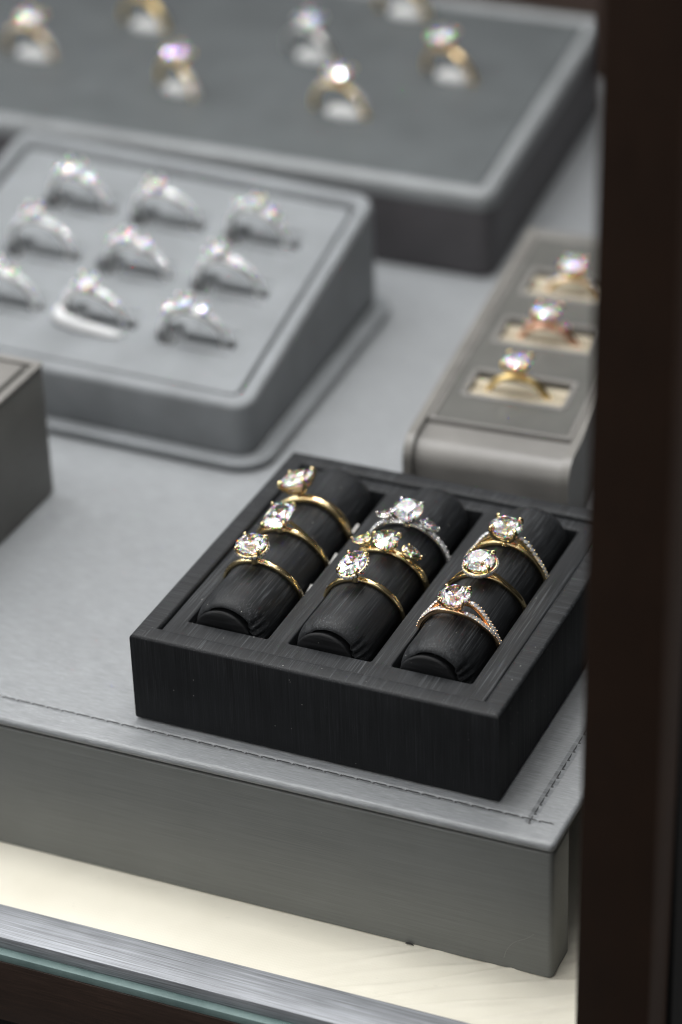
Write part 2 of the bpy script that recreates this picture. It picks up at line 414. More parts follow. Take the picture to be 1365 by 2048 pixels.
def ring(label, center, rot=(0,0,0), metal='gold', Ri=9.6, group=None, stone='round', size=(3.8,3.8), spin=0.,
         thick=1.5, half=.85, lift=.5, prongs=4, prong_rot=45, pave=0, pave_to=80, split=0., cathedral=0., gallery=True,
         halo=0, side=None, claw=.42, head_tilt=(0,0), tag=None, name='diamond_ring', pave_r=.62, beads=True, talon=1.0, pd=.86, tulip=False, halo_z=.26, halo_s=.97):
    g = M[metal]; far = metal.endswith('_far'); gm = M['gem_far' if far else 'gem']
    root = thing(name, label, 'ring', center, Euler([math.radians(a) for a in rot]), group)
    # band
    mb = MB()
    fRi = lambda t: Ri
    ft = lambda t: thick*(1 - .12*sm(t, 60, 180))
    if split:
        for sg in (-1, 1):
            off = lambda t, sg=sg: sg*(half*.46 + split*(1-sm(t, 12, 62)))
            rise = lambda t: Ri + cathedral*(1-sm(t, 14, 50))
            strand(mb, rise, ft, lambda t: half*(.62 + .0*t), off)
        strand(mb, fRi, lambda t: thick*.62, lambda t: half*.5, lambda t: 0)
    else:
        strand(mb, fRi, ft, lambda t: half, lambda t: 0)
        if cathedral:
            for sg in (-1, 1):
                pts = []
                for k in range(9):
                    f = k/8; a = math.radians(sg*(52 - 40*f)); rr = Ri + thick*.55 + (cathedral)*f**1.6
                    pts.append((math.sin(a)*rr, 0, math.cos(a)*rr))
                mb.tube(pts, [half*.72*(1-.25*k/8) for k in range(9)], 10)
    # pave stones on the band
    R = min(size)
    if pave:
        rowsY = [0.]
        nst = pave
        for sg in (-1, 1):
            for k in range(nst):
                t = 18 + (pave_to-18)*k/(nst-1) if not split else 16 + (pave_to-16)*k/(nst-1)
                a = math.radians(sg*t); er = Vector((math.sin(a),0,math.cos(a)))
                for row in ((-1,1) if split and t < 60 else (0,)):
                    oy = row*(half*.46 + split*(1-sm(t, 12, 62))) if split else 0
                    ro = Ri + (cathedral*(1-sm(t,14,50)) if split or cathedral else 0) + ft(t)
                    place_accent(root, er*(ro+.02) + Vector((0,oy,0)), er, pave_r, k*.7, far)
                    if beads:
                        dt = math.radians((pave_to-18)/(nst-1)/2)
                        a2 = a + dt; e2 = Vector((math.sin(a2),0,math.cos(a2)))
                        for s2 in (-1,1):
                            mb.ball(e2*(ro+.08) + Vector((0, oy + s2*min(half*.62, pave_r*.85), 0)), pave_r*.26, 6)
    band = mb.build('band', g, root, 50)
    # head
    zb = Ri + thick + lift                 # culet height
    zg = zb + pd*R                         # girdle height
    head = Matrix.Translation((0,0,zg)) @ Euler((math.radians(head_tilt[0]), math.radians(head_tilt[1]), 0)).to_matrix().to_4x4()
    outs = {'round': outl_round(size[0]), 'oval': outl_oval(*size), 'rect': outl_rect(*size), 'pear': outl_pear(*size),
            'cushion': outl_rect(size[0], size[1], 3.2)}
    out = outs[stone]
    vs, fs = gem_geo(out, R, pd=pd, table=.62 if stone == 'rect' else .56)
    rz = Matrix.Rotation(math.radians(spin), 4, 'Z')
    mb = MB(); mb.add([head @ rz @ Vector(v) for v in vs], fs)
    mb.build('gemstone', gm, root, None)
    # basket: lower collar and gallery rail
    setting = MB()
    n = 40
    if gallery:
        setting.tube([head @ rz @ Vector((out(2*PI*i/n)[0]*.72, out(2*PI*i/n)[1]*.72, -R*.42)) for i in range(n)], .3, 8, True)
    setting.tube([head @ rz @ Vector((out(2*PI*i/n)[0]*.34, out(2*PI*i/n)[1]*.34, -R*.80)) for i in range(n)], .42, 8, True)
    setting.tube([(0,0,Ri+thick*.4), (0,0,zb-.1)], [1.25, .7], 12)
    if halo:
        setting.tube([head @ rz @ Vector((out(2*PI*i/n)[0]*halo_s, out(2*PI*i/n)[1]*halo_s, -R*(halo_z-.02))) for i in range(n)], .52, 8, True)
    st = setting.build('setting', g, root, 50)
    for i in range(prongs):
        if stone == 'pear':
            t = [90, 200, 340, 150, 30][i]
        else:
            t = prong_rot + 360*i/prongs
        x, y = out(math.radians(t)); d = Vector((x, y, 0)); dn = d.normalized()
        mb = MB()
        pts = [d*.28 + Vector((0,0,-R*.82)), d*.66 + Vector((0,0,-R*.52)), d*.95 + Vector((0,0,-R*.22)),
               d + dn*.22 + Vector((0,0,.05)), d + dn*.12 + Vector((0,0,.42*talon)), d - dn*.25 + Vector((0,0,.62*talon))]
        if tulip:      # prongs that bow out from the band like petals
            pts[0] = d*.05 + Vector((0,0,-R*pd-lift*.55)); pts[1] = d*.62 + Vector((0,0,-R*.72)); pts[2] = d*.98 + Vector((0,0,-R*.28))
        pts = [head @ rz @ p for p in pts]
        mb.tube(pts, [claw*1.15, claw*1.1, claw, claw*.98, claw*.95, claw*.8], 8)
        mb.ball(pts[-1], claw*.95, 8); mb.ball(pts[-2], claw*.97, 8)
        mb.build('prong', g, st, 60)
    if halo:
        for i in range(halo):
            t = 2*PI*(i+.5)/halo; x, y = out(t); d = Vector((x, y, 0)); dn = d.normalized()
            p = head @ rz @ (d*halo_s + dn*.42 + Vector((0,0,-R*halo_z)))
            nrm = (head @ rz).to_3x3() @ (dn + Vector((0,0,-.05)))
            place_accent(root, p, nrm, .5)
    if side:
        kind, sx, sy, ang = side[:4]; rise_ = side[4] if len(side) > 4 else 0
        for sg in (-1, 1):
            a = math.radians(sg*ang); er = Vector((math.sin(a),0,math.cos(a)))
            fo = {'pear': outl_pear(sx, sy), 'marquise': outl_marquise(sx, sy), 'round': outl_round(sx)}[kind]
            vs, fs = gem_geo(fo, sx, pd=.7, table=.6)
            tilt = math.radians(sg*(ang-6)); mt = Matrix.Translation(er*(Ri+thick+sx*.95+rise_)) @ Matrix.Rotation(tilt, 4, 'Y') @ Matrix.Rotation(-sg*PI/2, 4, 'Z')
            mb = MB(); mb.add([mt @ Vector(v) for v in vs], fs)
            mb.build('side_stone', gm, root, None)
            mb = MB()
            mb.tube([mt @ Vector((fo(2*PI*i/n)[0]*1.0, fo(2*PI*i/n)[1]*1.0, -.3)) for i in range(n)], .28, 8, True)
            if rise_: mb.tube([er*(Ri+thick*.5), mt @ Vector((0,0,-sx*.55))], [.7,.6], 8)
            mb.tube([mt @ Vector((fo(2*PI*i/n)[0]*.7, fo(2*PI*i/n)[1]*.7, -sx*.72)) for i in range(n)], .28, 8, True)
            for t in (90, 215, 325):
                x, y = fo(math.radians(t)); d = Vector((x,y,0)); dn = d.normalized()
                mb.tube([mt @ (d*.7+Vector((0,0,-sx*.75))), mt @ (d+Vector((0,0,-.2))), mt @ (d+dn*.1+Vector((0,0,.25))), mt @ (d-dn*.2+Vector((0,0,.4)))], .3, 8)
                mb.ball(mt @ (d-dn*.1+Vector((0,0,.38))), .34, 8)
            mb.build('side_setting', g, root, 50)
    if tag:
        (tx, ty, tz), trot, (w, h) = tag
        mb = MB(); mb.box((-w/2,-h/2,-.12), (w/2-.2,h/2,.12))
        o = mb.build('price_tag', M['tag'], root, None)
        o.location = Vector((tx,ty,tz))*MM; o.rotation_euler = [math.radians(a) for a in trot]
    return root

# ------------------------------------------------------------------ setting: floor of the case, wall behind
def crease(x, y):
    """soft diagonal creases of the cream covering near its right front corner"""
    z = 0
    m = sm(x, 45, 95) * (1-sm(y, -14, 2)*.4)
    u = y*.865 - x*.50
    for c, w, h in ((-47, .8, .4), (-51.5, .9, .6), (-56.5, .7, .4), (-60.5, .8, .6), (-65.3, .7, .45), (-70.5, .9, .7), (-75.5, .8, .5), (-80., .8, .5)):
        d = u - c - .8*math.sin(x*.11 + c)
        z += h*math.exp(-(d/w)**2)*(.75+.25*math.sin(x*.23+c*2))
    return z*m*1.5
mb = MB()
xs = [-260 + 8*i for i in range(36)] + [28 + .8*i for i in range(140)]
ys = [-34.5 + .55*i for i in range(80)] + [10 + 20*i for i in range(21)]
for y in ys:
    for x in xs: mb.v.append(Vector((x, y, -39.7 + crease(x, y))))
nx = len(xs)
for j in range(len(ys)-1):
    for i in range(nx-1): mb.f.append((j*nx+i, j*nx+i+1, (j+1)*nx+i+1, (j+1)*nx+i))
o = mb.build('floor', M['cream'], None, 180); o['kind'] = 'structure'; o['label'] = 'cream leatherette floor of the display case'

# display case
case = thing('display_case', 'dark brown metal display case with brushed aluminium front trim', 'display case', (100,-45,-60))
def case_part(mb, name, mat, **k):
    o = mb.build(name, mat, case, **k); o.location = -Vector((100,-45,-60))*MM; return o
def bevel_box(a, b, r, seg=2):
    bm = bmesh.new(); bmesh.ops.create_cube(bm, size=1)
    for v in bm.verts: v.co = Vector([a[i] + (v.co[i]+.5)*(b[i]-a[i]) for i in range(3)])
    bmesh.ops.bevel(bm, geom=list(bm.edges), offset=r, segments=seg, affect='EDGES', profile=.5)
    mb = MB(); mb.add([v.co.copy() for v in bm.verts], [[v.index for v in f.verts] for f in bm.faces]); bm.free(); return mb
def skew(v):     # the case front runs at a slight angle to the trays
    return Vector((v.x, v.y + .014*v.x, v.z))
case_part(bevel_box((-280,-46.2,-41), (129,-35,-37.6), .25), 'aluminium_trim', M['alu'], warp=skew)
case_part(bevel_box((-280,-48.4,-43.2), (129,-41.5,-41.05), .2), 'glass_edge', M['teal'], warp=skew)
case_part(bevel_box((-280,-48.6,-62), (129,-38,-43.25), .3), 'front_rail', M['brown'], warp=skew)
case_part(bevel_box((-280,-47,-90), (129,-40,-62.05), .3), 'lower_plinth', M['black_panel'], warp=skew)
def lean(v): return Vector((v.x + (v.z-110)*.0103, v.y, v.z))
case_part(bevel_box((131.4,-45,-90), (148.2,-31.5,330), .6), 'corner_post', M['brown_z'], warp=lean)
case_part(bevel_box((144.2,-31.4,-90), (148,430,330), .3), 'side_panel', M['black_panel'])
mb = MB(); mb.box((-420,425,-90), (160,432,560)); case_part(mb, 'back_panel', M['back'])  # unseen upper part raised to darken what the stones reflect

# ------------------------------------------------------------------ platform
plat = thing('display_platform', 'wide grey leatherette riser platform carrying all the ring trays', 'platform', (0,-10,-39.7))
PO = -Vector((0,-10,-39.7))*MM
def fy(x): return -10.2 + .0105*(x-112)
def pskew(v): return Vector((v.x, v.y + .0105*(v.x-112), v.z))
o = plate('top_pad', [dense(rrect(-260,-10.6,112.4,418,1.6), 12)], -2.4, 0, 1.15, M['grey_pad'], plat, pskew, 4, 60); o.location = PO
o = plate('front_panel', [dense(rrect(-260,-10.1,112.0,1.6,1.3), 12)], -39.6, -3.0, .5, M['grey_shaded'], plat, pskew, 3, 60); o.location = PO
o = plate('rear_panel', [rrect(-260,405,112.0,416,1.3)], -39.6, -3.0, .5, M['grey_shaded'], plat, None, 3, 60); o.location = PO
mb = MB(); mb.box((-258,-8.6,-3.1), (110.5,416,-2.3)); o = mb.build('seam', M['gap'], plat, None, warp=pskew); o.location = PO  # near-black sheet that paints the shade in the gap under the pad
mb = MB()
x = -60.
while x < 107:
    y = -2.7 + .0105*(x-112)*.6
    mb.tube([(x,y,-.15), (x+.5,y+.04,.12), (x+1.7,y-.05,.10), (x+2.9,y+.02,.10), (x+3.9,y-.1,-.15)], [.10,.13,.12,.13,.10], 6)
    mb.ball((x+.05, y-.15, .0), .36, 8, (1,1,.5))
    x += 4.15
y = -4.4
while y < 90:
    mb.tube([(103.9,y,-.15), (103.95,y+.5,.12), (104.0,y+1.7,.1), (103.8,y+3.4,-.15)], [.11,.14,.14,.11], 6)
    mb.ball((104.15, y, .02), .30, 8, (1.4,1,.5))
    y += 3.75
o = mb.build('stitching', M['thread'], plat, 60); o.location = PO

mb = MB()
mb.tube([(75.0,-10.95,-39.2),(75.8,-11.0,-38.9),(76.6,-10.95,-38.95),(77.2,-11.1,-39.2)], [.1,.28,.24,.1], 6)
o = mb.build('black_scrap', M['gap'], None, 50); o['label'] = 'tiny black scrap at the foot of the grey platform front'; o['category'] = 'scrap'
mb = MB()
mb.tube([(100+7.5*t, fy(100+7.5*t)-.1, -36.5+9.5*t**.6+.5*math.sin(6*t)) for t in [k/14 for k in range(15)]], .035, 6)
o = mb.build('lint_fibre', M['lint'], None, 50); o['label'] = 'thin pale curved lint fibre stuck on the grey platform front'; o['category'] = 'lint'

# ------------------------------------------------------------------ black tray with three ring rolls
TH = 24.6
black = thing('ring_tray', 'square black ribbed fabric tray holding nine rings on three padded rolls', 'ring tray', (47.5,47,0))
BO = -Vector((47.5,47,0))*MM
def frame_warp(v):
    # covering fabric sags a little between the corners
    if v.z > 18 and v.y < 1.8:
        v = Vector((v.x, v.y, v.z - .35*math.sin(PI*max(0,min(1,v.x/95)))))
    return v
def rail(name, a, b, mat):
    o = bevel_box(a, b, .9, 4).build(name, mat, black, 60, warp=frame_warp); o.location = BO; return o
# outer frame: four mitred rails, each with its thread running across it
def mitred(name, pts, mat, z0=.15, bev=1.0):
    """rail whose ends are cut at 45 degrees: pts = outer0, outer1, inner1, inner0"""
    bm = bmesh.new()
    n = 24
    vb = []
    for z in (z0, TH):
        row_o = [bm.verts.new((pts[0][0]+(pts[1][0]-pts[0][0])*k/n, pts[0][1]+(pts[1][1]-pts[0][1])*k/n, z)) for k in range(n+1)]
        row_i = [bm.verts.new((pts[3][0]+(pts[2][0]-pts[3][0])*k/n, pts[3][1]+(pts[2][1]-pts[3][1])*k/n, z)) for k in range(n+1)]
        vb.append((row_o, row_i))
    (o0,i0),(o1,i1) = vb
    for k in range(n):
        bm.faces.new((o0[k],o0[k+1],o1[k+1],o1[k])); bm.faces.new((i0[k+1],i0[k],i1[k],i1[k+1]))
        bm.faces.new((o1[k],o1[k+1],i1[k+1],i1[k])); bm.faces.new((o0[k+1],o0[k],i0[k],i0[k+1]))
    bm.faces.new((o0[0],o1[0],i1[0],i0[0])); bm.faces.new((o0[n],i0[n],i1[n],o1[n]))
    bmesh.ops.recalc_face_normals(bm, faces=bm.faces)
    ed = [e for e in bm.edges if (e.verts[0] in o1 and e.verts[1] in o1) or (e.verts[0] in i1 and e.verts[1] in i1) or (e.verts[0] in o0 and e.verts[1] in o0)]
    bmesh.ops.bevel(bm, geom=ed, offset=bev, segments=4, affect='EDGES', profile=.5)
    for v in bm.verts: v.co = v.co*MM
    bmesh.ops.recalc_face_normals(bm, faces=bm.faces)
    me = bpy.data.meshes.new(name); bm.to_mesh(me); bm.free()
    o = link_mesh(name, me, mat, black, 60); o.location = BO
    me.materials.append(M['black_z'])
    for p in me.polygons:
        if abs(p.normal.z) < .45: p.material_index = 1
    return o
W, L, rw = 95, 94.5, 5.4
e = .02
# end rails run along x (thread runs along y over the top, down the sides); side rails along y
mf = mitred('frame_rail', [(0,0),(W,0),(W-rw,rw),(rw,rw)], M['black_y'])
mitred('frame_rail', [(W,L),(0,L),(rw,L-rw),(W-rw,L-rw)], M['black_y'])
mitred('frame_rail', [(0,L-e),(0,e),(rw,rw+e),(rw,L-rw-e)], M['black_x'])
mitred('frame_rail', [(W,e),(W,L-e),(W-rw,L-rw-e),(W-rw,rw+e)], M['black_x'])
slots = [(10.0,31.2),(36.7,58.2),(63.5,83.8)]
SY0, SY1 = 11.6, 84.3
o = plate('insert', [rrect(rw+.15,rw+.15,W-rw-.15,L-rw-.15,.5)] + [rrect(a,SY0,b,SY1,.6) for a,b in slots], 6, TH-.9, .55, M['black_y'], black, None, 3, 50); o.location = BO
mb = MB(); mb.box((1.2,1.2,1), (W-1.2,L-1.2,6.2)); o = mb.build('tray_floor', M['black_cap'], black, None); o.location = BO

def roll(cx, r, zc, y0, y1, seed):
    """padded roll: soft rounded ends, folded cover, flat lining disc on the front"""
    rnd = random.Random(seed)
    mb = MB(); n = 120
    prof = []                                    # (y, radius)
    e = 4.6
    prof.append((y0+1.6, r*.30)); prof.append((y0+1.2, r*.70))
    for k in range(9):
        a = PI/2*k/8; prof.append((y0-.6+(e+.6)*(1-math.cos(a)), r-1.7*(1-math.sin(a))))
    for k in range(1, 18): prof.append((y0+e+(y1-y0-2*e)*k/18, r + .07*math.sin(k*1.1+seed)))
    for k in range(9):
        a = PI/2*k/8; prof.append((y1-e+e*math.sin(a), r-e*.55*(1-math.cos(a))))
    prof.append((y1, r*.3))
    ph = rnd.random()*6
    for y, rr in prof:
        for k in range(n):
            t = 2*PI*k/n
            q = rr*(1+.006*math.sin(3*t+ph)+.004*math.sin(5*t-ph))
            if y < y0+6:           # gathered folds of the cover at the lower right of the front end
                d = math.exp(-((t-.30)/.10)**2) + .8*math.exp(-((t-.52)/.07)**2) + .7*math.exp(-((t-.08)/.08)**2) + .25*math.exp(-((t-2.2)/.10)**2)
                q -= 1.0*d*(1-sm(y, y0, y0+6))
            mb.v.append(Vector((cx + q*math.cos(t), y, zc + q*math.sin(t))))
    for i in range(len(prof)-1):
        for k in range(n): mb.f.append((i*n+k, (i+1)*n+k, (i+1)*n+(k+1)%n, i*n+(k+1)%n))
    mb.f.append(tuple(range(n))); mb.f.append(tuple((len(prof)-1)*n+k for k in range(n))[::-1])
    ro = mb.build('ring_roll', M['black_y'], black, 70); ro.location = BO
    # lining disc on the front end
    mb = MB(); rc = r*.83; m = 40; cz = zc-1.2; cxx = cx-1.0
    prof = [(y0-1.35, 0.02), (y0-1.4, rc*.6), (y0-1.3, rc*.93), (y0-1.0, rc*.99), (y0-.4, rc), (y0+2.6, rc)]
    for y, rr in prof:
        for k in range(m):
            t = 2*PI*k/m; mb.v.append(Vector((cxx + rr*math.cos(t), y, cz + rr*math.sin(t))))
    for i in range(len(prof)-1):
        for k in range(m): mb.f.append((i*m+k, i*m+(k+1)%m, (i+1)*m+(k+1)%m, (i+1)*m+k))
    cap = mb.build('end_disc', M['black_cap'], ro, 60)
    return ro
RR, ZC = 9.2, 21.3
RX = [19.6, 46.4, 73.2]
for i, cx in enumerate(RX): roll(cx, RR, ZC, 13.6, 83.2, i+1)
# loose seam flap of the right roll's cover
mb = MB()
N = 30
for k in range(N+1):
    y = 16 + 64*k/N; w = .25*math.sin(k*1.3)
    t = math.radians(-16 + 3*math.sin(k*.7)); t2 = math.radians(-24 + 3*math.sin(k*.7))
    for rr, a in ((RR+.1,t),(RR+.55,t),(RR+.6,t2),(RR+.1,t2)):
        mb.v.append(Vector((RX[2]+rr*math.cos(a), y, ZC+rr*math.sin(a))))
for k in range(N):
    for j in range(4): mb.f.append((k*4+j, k*4+(j+1)%4, k*4+4+(j+1)%4, k*4+4+j))
o = mb.build('seam_flap', plain('teal_black_edge', (.035,.05,.055), .45), black, 30); o.location = BO

GB = 'nine rings on the black tray'
C = lambda i, y, dz=0, dx=0: (RX[i]+dx, y, ZC-.3+dz)
T = 7.9/2
def TAG(y, z=-.6, w=.8, l=5): return ((10.75, y, z), (0,25,0), (w, l))
ring('yellow gold ring with one round diamond, nearest on the first black roll', C(0,33.8), (11,-3.8,0), 'gold', group=GB, size=(T,T), halo=22, lift=1.6, thick=1.3, half=.8, gallery=False, prong_rot=48, claw=.5, head_tilt=(-4,2), halo_z=.36, halo_s=.95, tulip=True, tag=TAG(4,-1.2,1.2,4))
ring('yellow gold ring with a tall rectangular radiant diamond, middle of the first black roll', C(0,49.1), (9,-5,0), 'gold', group=GB, stone='rect', size=(3.25,4.7), cathedral=3.0, thick=1.45, half=.8, prong_rot=52, lift=1.0, pd=.85, tag=TAG(3))
ring('thick yellow gold ring whose rectangular diamond leans back, farthest on the first black roll', C(0,62.1), (-3,-12,4), 'gold', group=GB, stone='rect', size=(3.7,4.3), thick=2.0, half=1.2, prong_rot=48, claw=.6, lift=1.6, head_tilt=(-4,-6), tulip=True, tag=TAG(4))
ring('yellow gold ring with one oval diamond, nearest on the middle black roll', C(1,34.6), (9,-5.9,0), 'gold', group=GB, stone='oval', size=(3.3,4.7), halo=24, thick=1.3, half=.8, lift=1.6, prong_rot=45, claw=.5, gallery=False, tulip=True)
ring('yellow gold three-stone ring with pear diamonds, middle of the middle black roll', C(1,49.5), (10,4,0), 'gold', group=GB, stone='pear', size=(3.4,4.4), spin=195, side=('pear',1.7,2.7,28,1.0), thick=1.5, half=1.2, prongs=5, lift=.4, claw=.42, head_tilt=(-5,-3))
ring('white gold ring with pavé band and marquise side stones, farthest on the middle black roll', C(1,62.7), (9,4,0), 'white_gold', group=GB, size=(3.9,3.9), side=('marquise',1.3,2.5,27,.9), pave=11, pave_to=98, thick=1.5, half=.85, lift=.6, pave_r=.68, claw=.5)
ring('gold ring with round diamond on a split pavé band, nearest on the right black roll', C(2,30.3), (10,0,0), 'pinkgold', group=GB, size=(T+.1,T+.1), split=1.5, cathedral=1.4, pave=17, pave_to=90, thick=1.45, half=.9, lift=.8, claw=.42, pave_r=.56, prong_rot=50, head_tilt=(-6,-3))
ring('plain gold ring with round diamond over a beaded collar, middle of the right black roll', C(2,47.6), (12,-1,0), 'gold', group=GB, size=(T,T), halo=30, cathedral=2.0, thick=1.4, half=.75, lift=.9, prong_rot=52, claw=.46, head_tilt=(-3,-2), halo_z=.42, halo_s=1.0)
ring('gold pavé ring with round diamond in tall curved prongs, farthest on the right black roll', C(2,61.2), (2,1,0), 'gold', group=GB, size=(4.2,4.2), pave=15, pave_to=94, cathedral=2.2, thick=1.6, half=.95, lift=.6, claw=.55, talon=1.5, prong_rot=50, head_tilt=(-3,2), pave_r=.62, tulip=True)

# ------------------------------------------------------------------ pale grey wedge tray with white metal rings
def quad_map(FL, FR, BR, BL, W_, L_):
    FL, FR, BR, BL = [Vector((*p, 0)) for p in (FL, FR, BR, BL)]
    return lambda u, v: (FL*(1-u/W_)*(1-v/L_) + FR*(u/W_)*(1-v/L_) + BR*(u/W_)*(v/L_) + BL*(1-u/W_)*(v/L_))
GW, GL = 129., 105.
gq = quad_map((-154,122.5), (-25.5,119.6), (-30,222.5), (-157,231), GW, GL)
gtray = thing('ring_tray', 'sloping pale grey ring tray with rows of white gold rings', 'ring tray', (-90,170,0))
GO = -Vector((-90,170,0))*MM
def gh(v): return 19 + 19*v/GL
def gwarp(v):
    p = gq(v.x, v.y); return Vector((p.x, p.y, v.z/19*gh(v.y)))
def gpt(u, v, dz=0):
    p = gq(u, v); return (p.x, p.y, gh(v)+dz)
ginv = {}
cols = [101, 68.5, 37, 5.5]; rows = [27, 52, 77]
def slot_outline(u, v): 
    # long slot with a round cut-out at its left end
    w, h = 12.5, 1.7
    pts = []
    for k in range(9): a = math.radians(80 + 200*k/8); pts.append((u-w+5+5.5*math.cos(a), v+5.4*math.sin(a)))
    pts += [(u-w+8, v-h), (u+w, v-h), (u+w, v+h), (u-w+8, v+h)]
    return pts
gl_slots = [slot_outline(c, r) for c in cols[:3] for r in rows]
def gflange(v): 
    p = gq(v.x, v.y); return Vector((p.x, p.y, v.z))
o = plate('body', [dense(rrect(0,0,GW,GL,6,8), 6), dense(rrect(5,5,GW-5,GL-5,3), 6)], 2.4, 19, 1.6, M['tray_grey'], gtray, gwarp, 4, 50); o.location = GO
o = plate('outer_wall', [dense(rrect(.3,.3,GW-.3,GL-.3,5.8,8), 6), dense(rrect(3,3,GW-3,GL-3,4), 6)], 2.2, 16.4, .6, M['tray_shaded'], gtray, gwarp, 2, 50); o.location = GO
o = plate('insert', [dense(rrect(6.3,6.3,GW-6.3,GL-6.3,2.6), 6)] + [dense(s,3) for s in gl_slots], 11, 18.0, .7, M['tray_grey'], gtray, gwarp, 3, 50); o.location = GO
o = plate('flange', [dense(rrect(-5,-4.5,GW+5,GL+4,11,8), 6)], .4, 3.0, 1.0, M['tray_grey'], gtray, gflange, 3, 50); o.location = GO
mb = MB()
for a, b in ((7,-1),):
    mb.box((7,7,12.6), (GW-7,GL-7,15.4))
o = mb.build('slot_lining', M['slot'], gtray, None, warp=gwarp); o.location = GO
for c in cols[:3]:
    for r in rows:
        for q in (-5.2, 5.2):          # soft grooves pressed beside each slot
            mb = MB(); mb.tube([(c-3+15*k/6, r+q, 17.9) for k in range(7)], .55, 8)
            o = mb.build('foam_ridge', M['tray_grey'], gtray, 50, warp=gwarp); o.location = GO
slope = math.degrees(math.atan2(19, GL))
GG = 'white gold rings in the pale grey tray'
place_words = {0: 'in grey tray right column', 1: 'in grey tray middle column', 2: 'in grey tray left column'}
row_words = {0: 'front row', 1: 'middle row', 2: 'back row'}
looks = {(0,0): 'white gold ring with pavé half band', (1,0): 'white gold ring above folded white insert', (2,0): 'white gold ring cut off by the frame edge',
         (0,1): 'white gold ring with long bright pavé band', (1,1): 'white gold ring with large bright round stone', (2,1): 'white gold three-stone ring',
         (0,2): 'white gold halo ring with short pavé band', (1,2): 'white gold ring with tall prongs', (2,2): 'white gold cluster ring with pavé band'}
for ci in range(3):
    for ri in range(3):
        u, v = cols[ci], rows[ri]
        sz = [(3.0,3.0),(3.5,3.5),(2.7,2.7)][(ci+ri) % 3]
        p = gpt(u + random.uniform(-1.5,1.5), v, -.5 + random.uniform(-1,.6))
        ring(f'{looks[(ci,ri)]}, {row_words[ri]} {place_words[ci]}', p, (slope+random.uniform(-8,8), random.uniform(-10,8), random.uniform(-7,5)), 'white_far', group=GG, Ri=8.6, size=sz,
             pave=7, pave_to=82, thick=2.2, half=1.6, lift=-.5, claw=.62, pave_r=1.3, beads=False, talon=1.8, side=('round',1.6,1.6,30) if (ci+ri) % 2 == 0 else None, name='diamond_ring')
        if (ci, ri) == (1, 0):
            mb = MB(); mb.tube([(u-11,v-1,19),(u-11.6,v-3,19.6),(u-11,v-5.2,19.6),(u-8,v-6.2,19.3),(u-3,v-6.8,19.0),(u+3,v-7.2,18.8),(u+8,v-7.4,18.6),(u+10.5,v-6.6,18.4)], [.9,1.5,1.9,1.8,1.6,1.5,1.3,.6], 10)
            o = mb.build('folded_insert', M['foam'], None, 40, warp=gwarp)
            o['label'] = 'folded white foam insert under a ring in the grey tray front row'; o['category'] = 'insert'

# ------------------------------------------------------------------ slate riser tray at the back
RW, RL = 260., 142.
rq = quad_map((-264.5,252.5), (-4.8,251.2), (-17,391), (-277,393), RW, RL)
riser = thing('ring_tray', 'large slate grey ring riser with dark sides, farthest back', 'ring tray', (-140,320,0))
RO = -Vector((-140,320,0))*MM
def rh(v): return 29.5 + 4.0*v/RL
def rwarp(v):
    p = rq(v.x, v.y); return Vector((p.x, p.y, v.z/29.5*rh(v.y)))
o = plate('body', [dense(rrect(0,0,RW,RL,5,6), 10)], .3, 25.5, .8, M['riser_side'], riser, rwarp, 3, 50); o.location = RO
o = plate('rim', [dense(rrect(-.3,-.3,RW+.3,RL+.3,5.3,6), 10), dense(rrect(5.5,5.5,RW-5.5,RL-5.5,2), 10)], 22, 29.5, 2.6, M['riser_rim_lit'], riser, rwarp, 5, 50); o.location = RO
o = plate('insert', [dense(rrect(5.7,5.7,RW-5.7,RL-5.7,2), 10)], 24, 28.3, .6, M['riser_top'], riser, rwarp, 2, 50); o.location = RO
GR = 'rings on the slate riser at the back'
rr = [((-74.4,294,30.0), 'gold_far', 'gold ring with rainbow-bright round stone, nearest the front rim of the slate riser', (4.2,4.2), 'pave'),
      ((-133.3,293,30.0), 'gold_far', 'gold ring with a violet glinting stone, left of centre on the slate riser', (4.1,4.1), 'pave'),
      ((-50.8,331,31.2), 'pinkgold_far', 'gold ring with pale stone, beside the right rim of the slate riser', (4.3,4.3), None),
      ((-102.2,331.6,31.2), 'white_far', 'thin silvery ring with blue glinting stone, middle of the slate riser', (4.2,4.2), None),
      ((-168.2,337.4,31.4), 'gold_far', 'gold ring cut off by the top picture edge, left half of slate riser', (4.0,4.0), None),
      ((-195.3,303.7,30.2), 'pinkgold_far', 'gold ring with green glinting stone, at the left picture edge', (4.1,4.1), 'pave'),
      ((-86.7,376,32.4), 'gold_far', 'gold ring at the back rim, on the slate riser', (4.0,4.0), None)]
for p, met, lab, sz, pv in rr:
    ring(lab, p, (random.uniform(2,14), random.uniform(-4,16), random.uniform(-30,-4)), met, group=GR, Ri=9.2, size=(sz[0]*1.12, sz[1]*1.12), thick=1.8, half=1.3, lift=.3, claw=.5,
         pave=7 if pv else 0, pave_to=74, pave_r=.85, beads=False)
    mb = MB(); d = random.uniform(-1,1)
    mb.ball((p[0]+2.5, p[1]-2.0, p[2]+.0), 6.8, 14, (1,.40,.46))
    o = mb.build('foam_insert', M['foam'], None, 60)
    o['label'] = 'white foam insert inside the ' + lab.split(',')[0].replace(' with', ' that has', 0); o['category'] = 'insert'

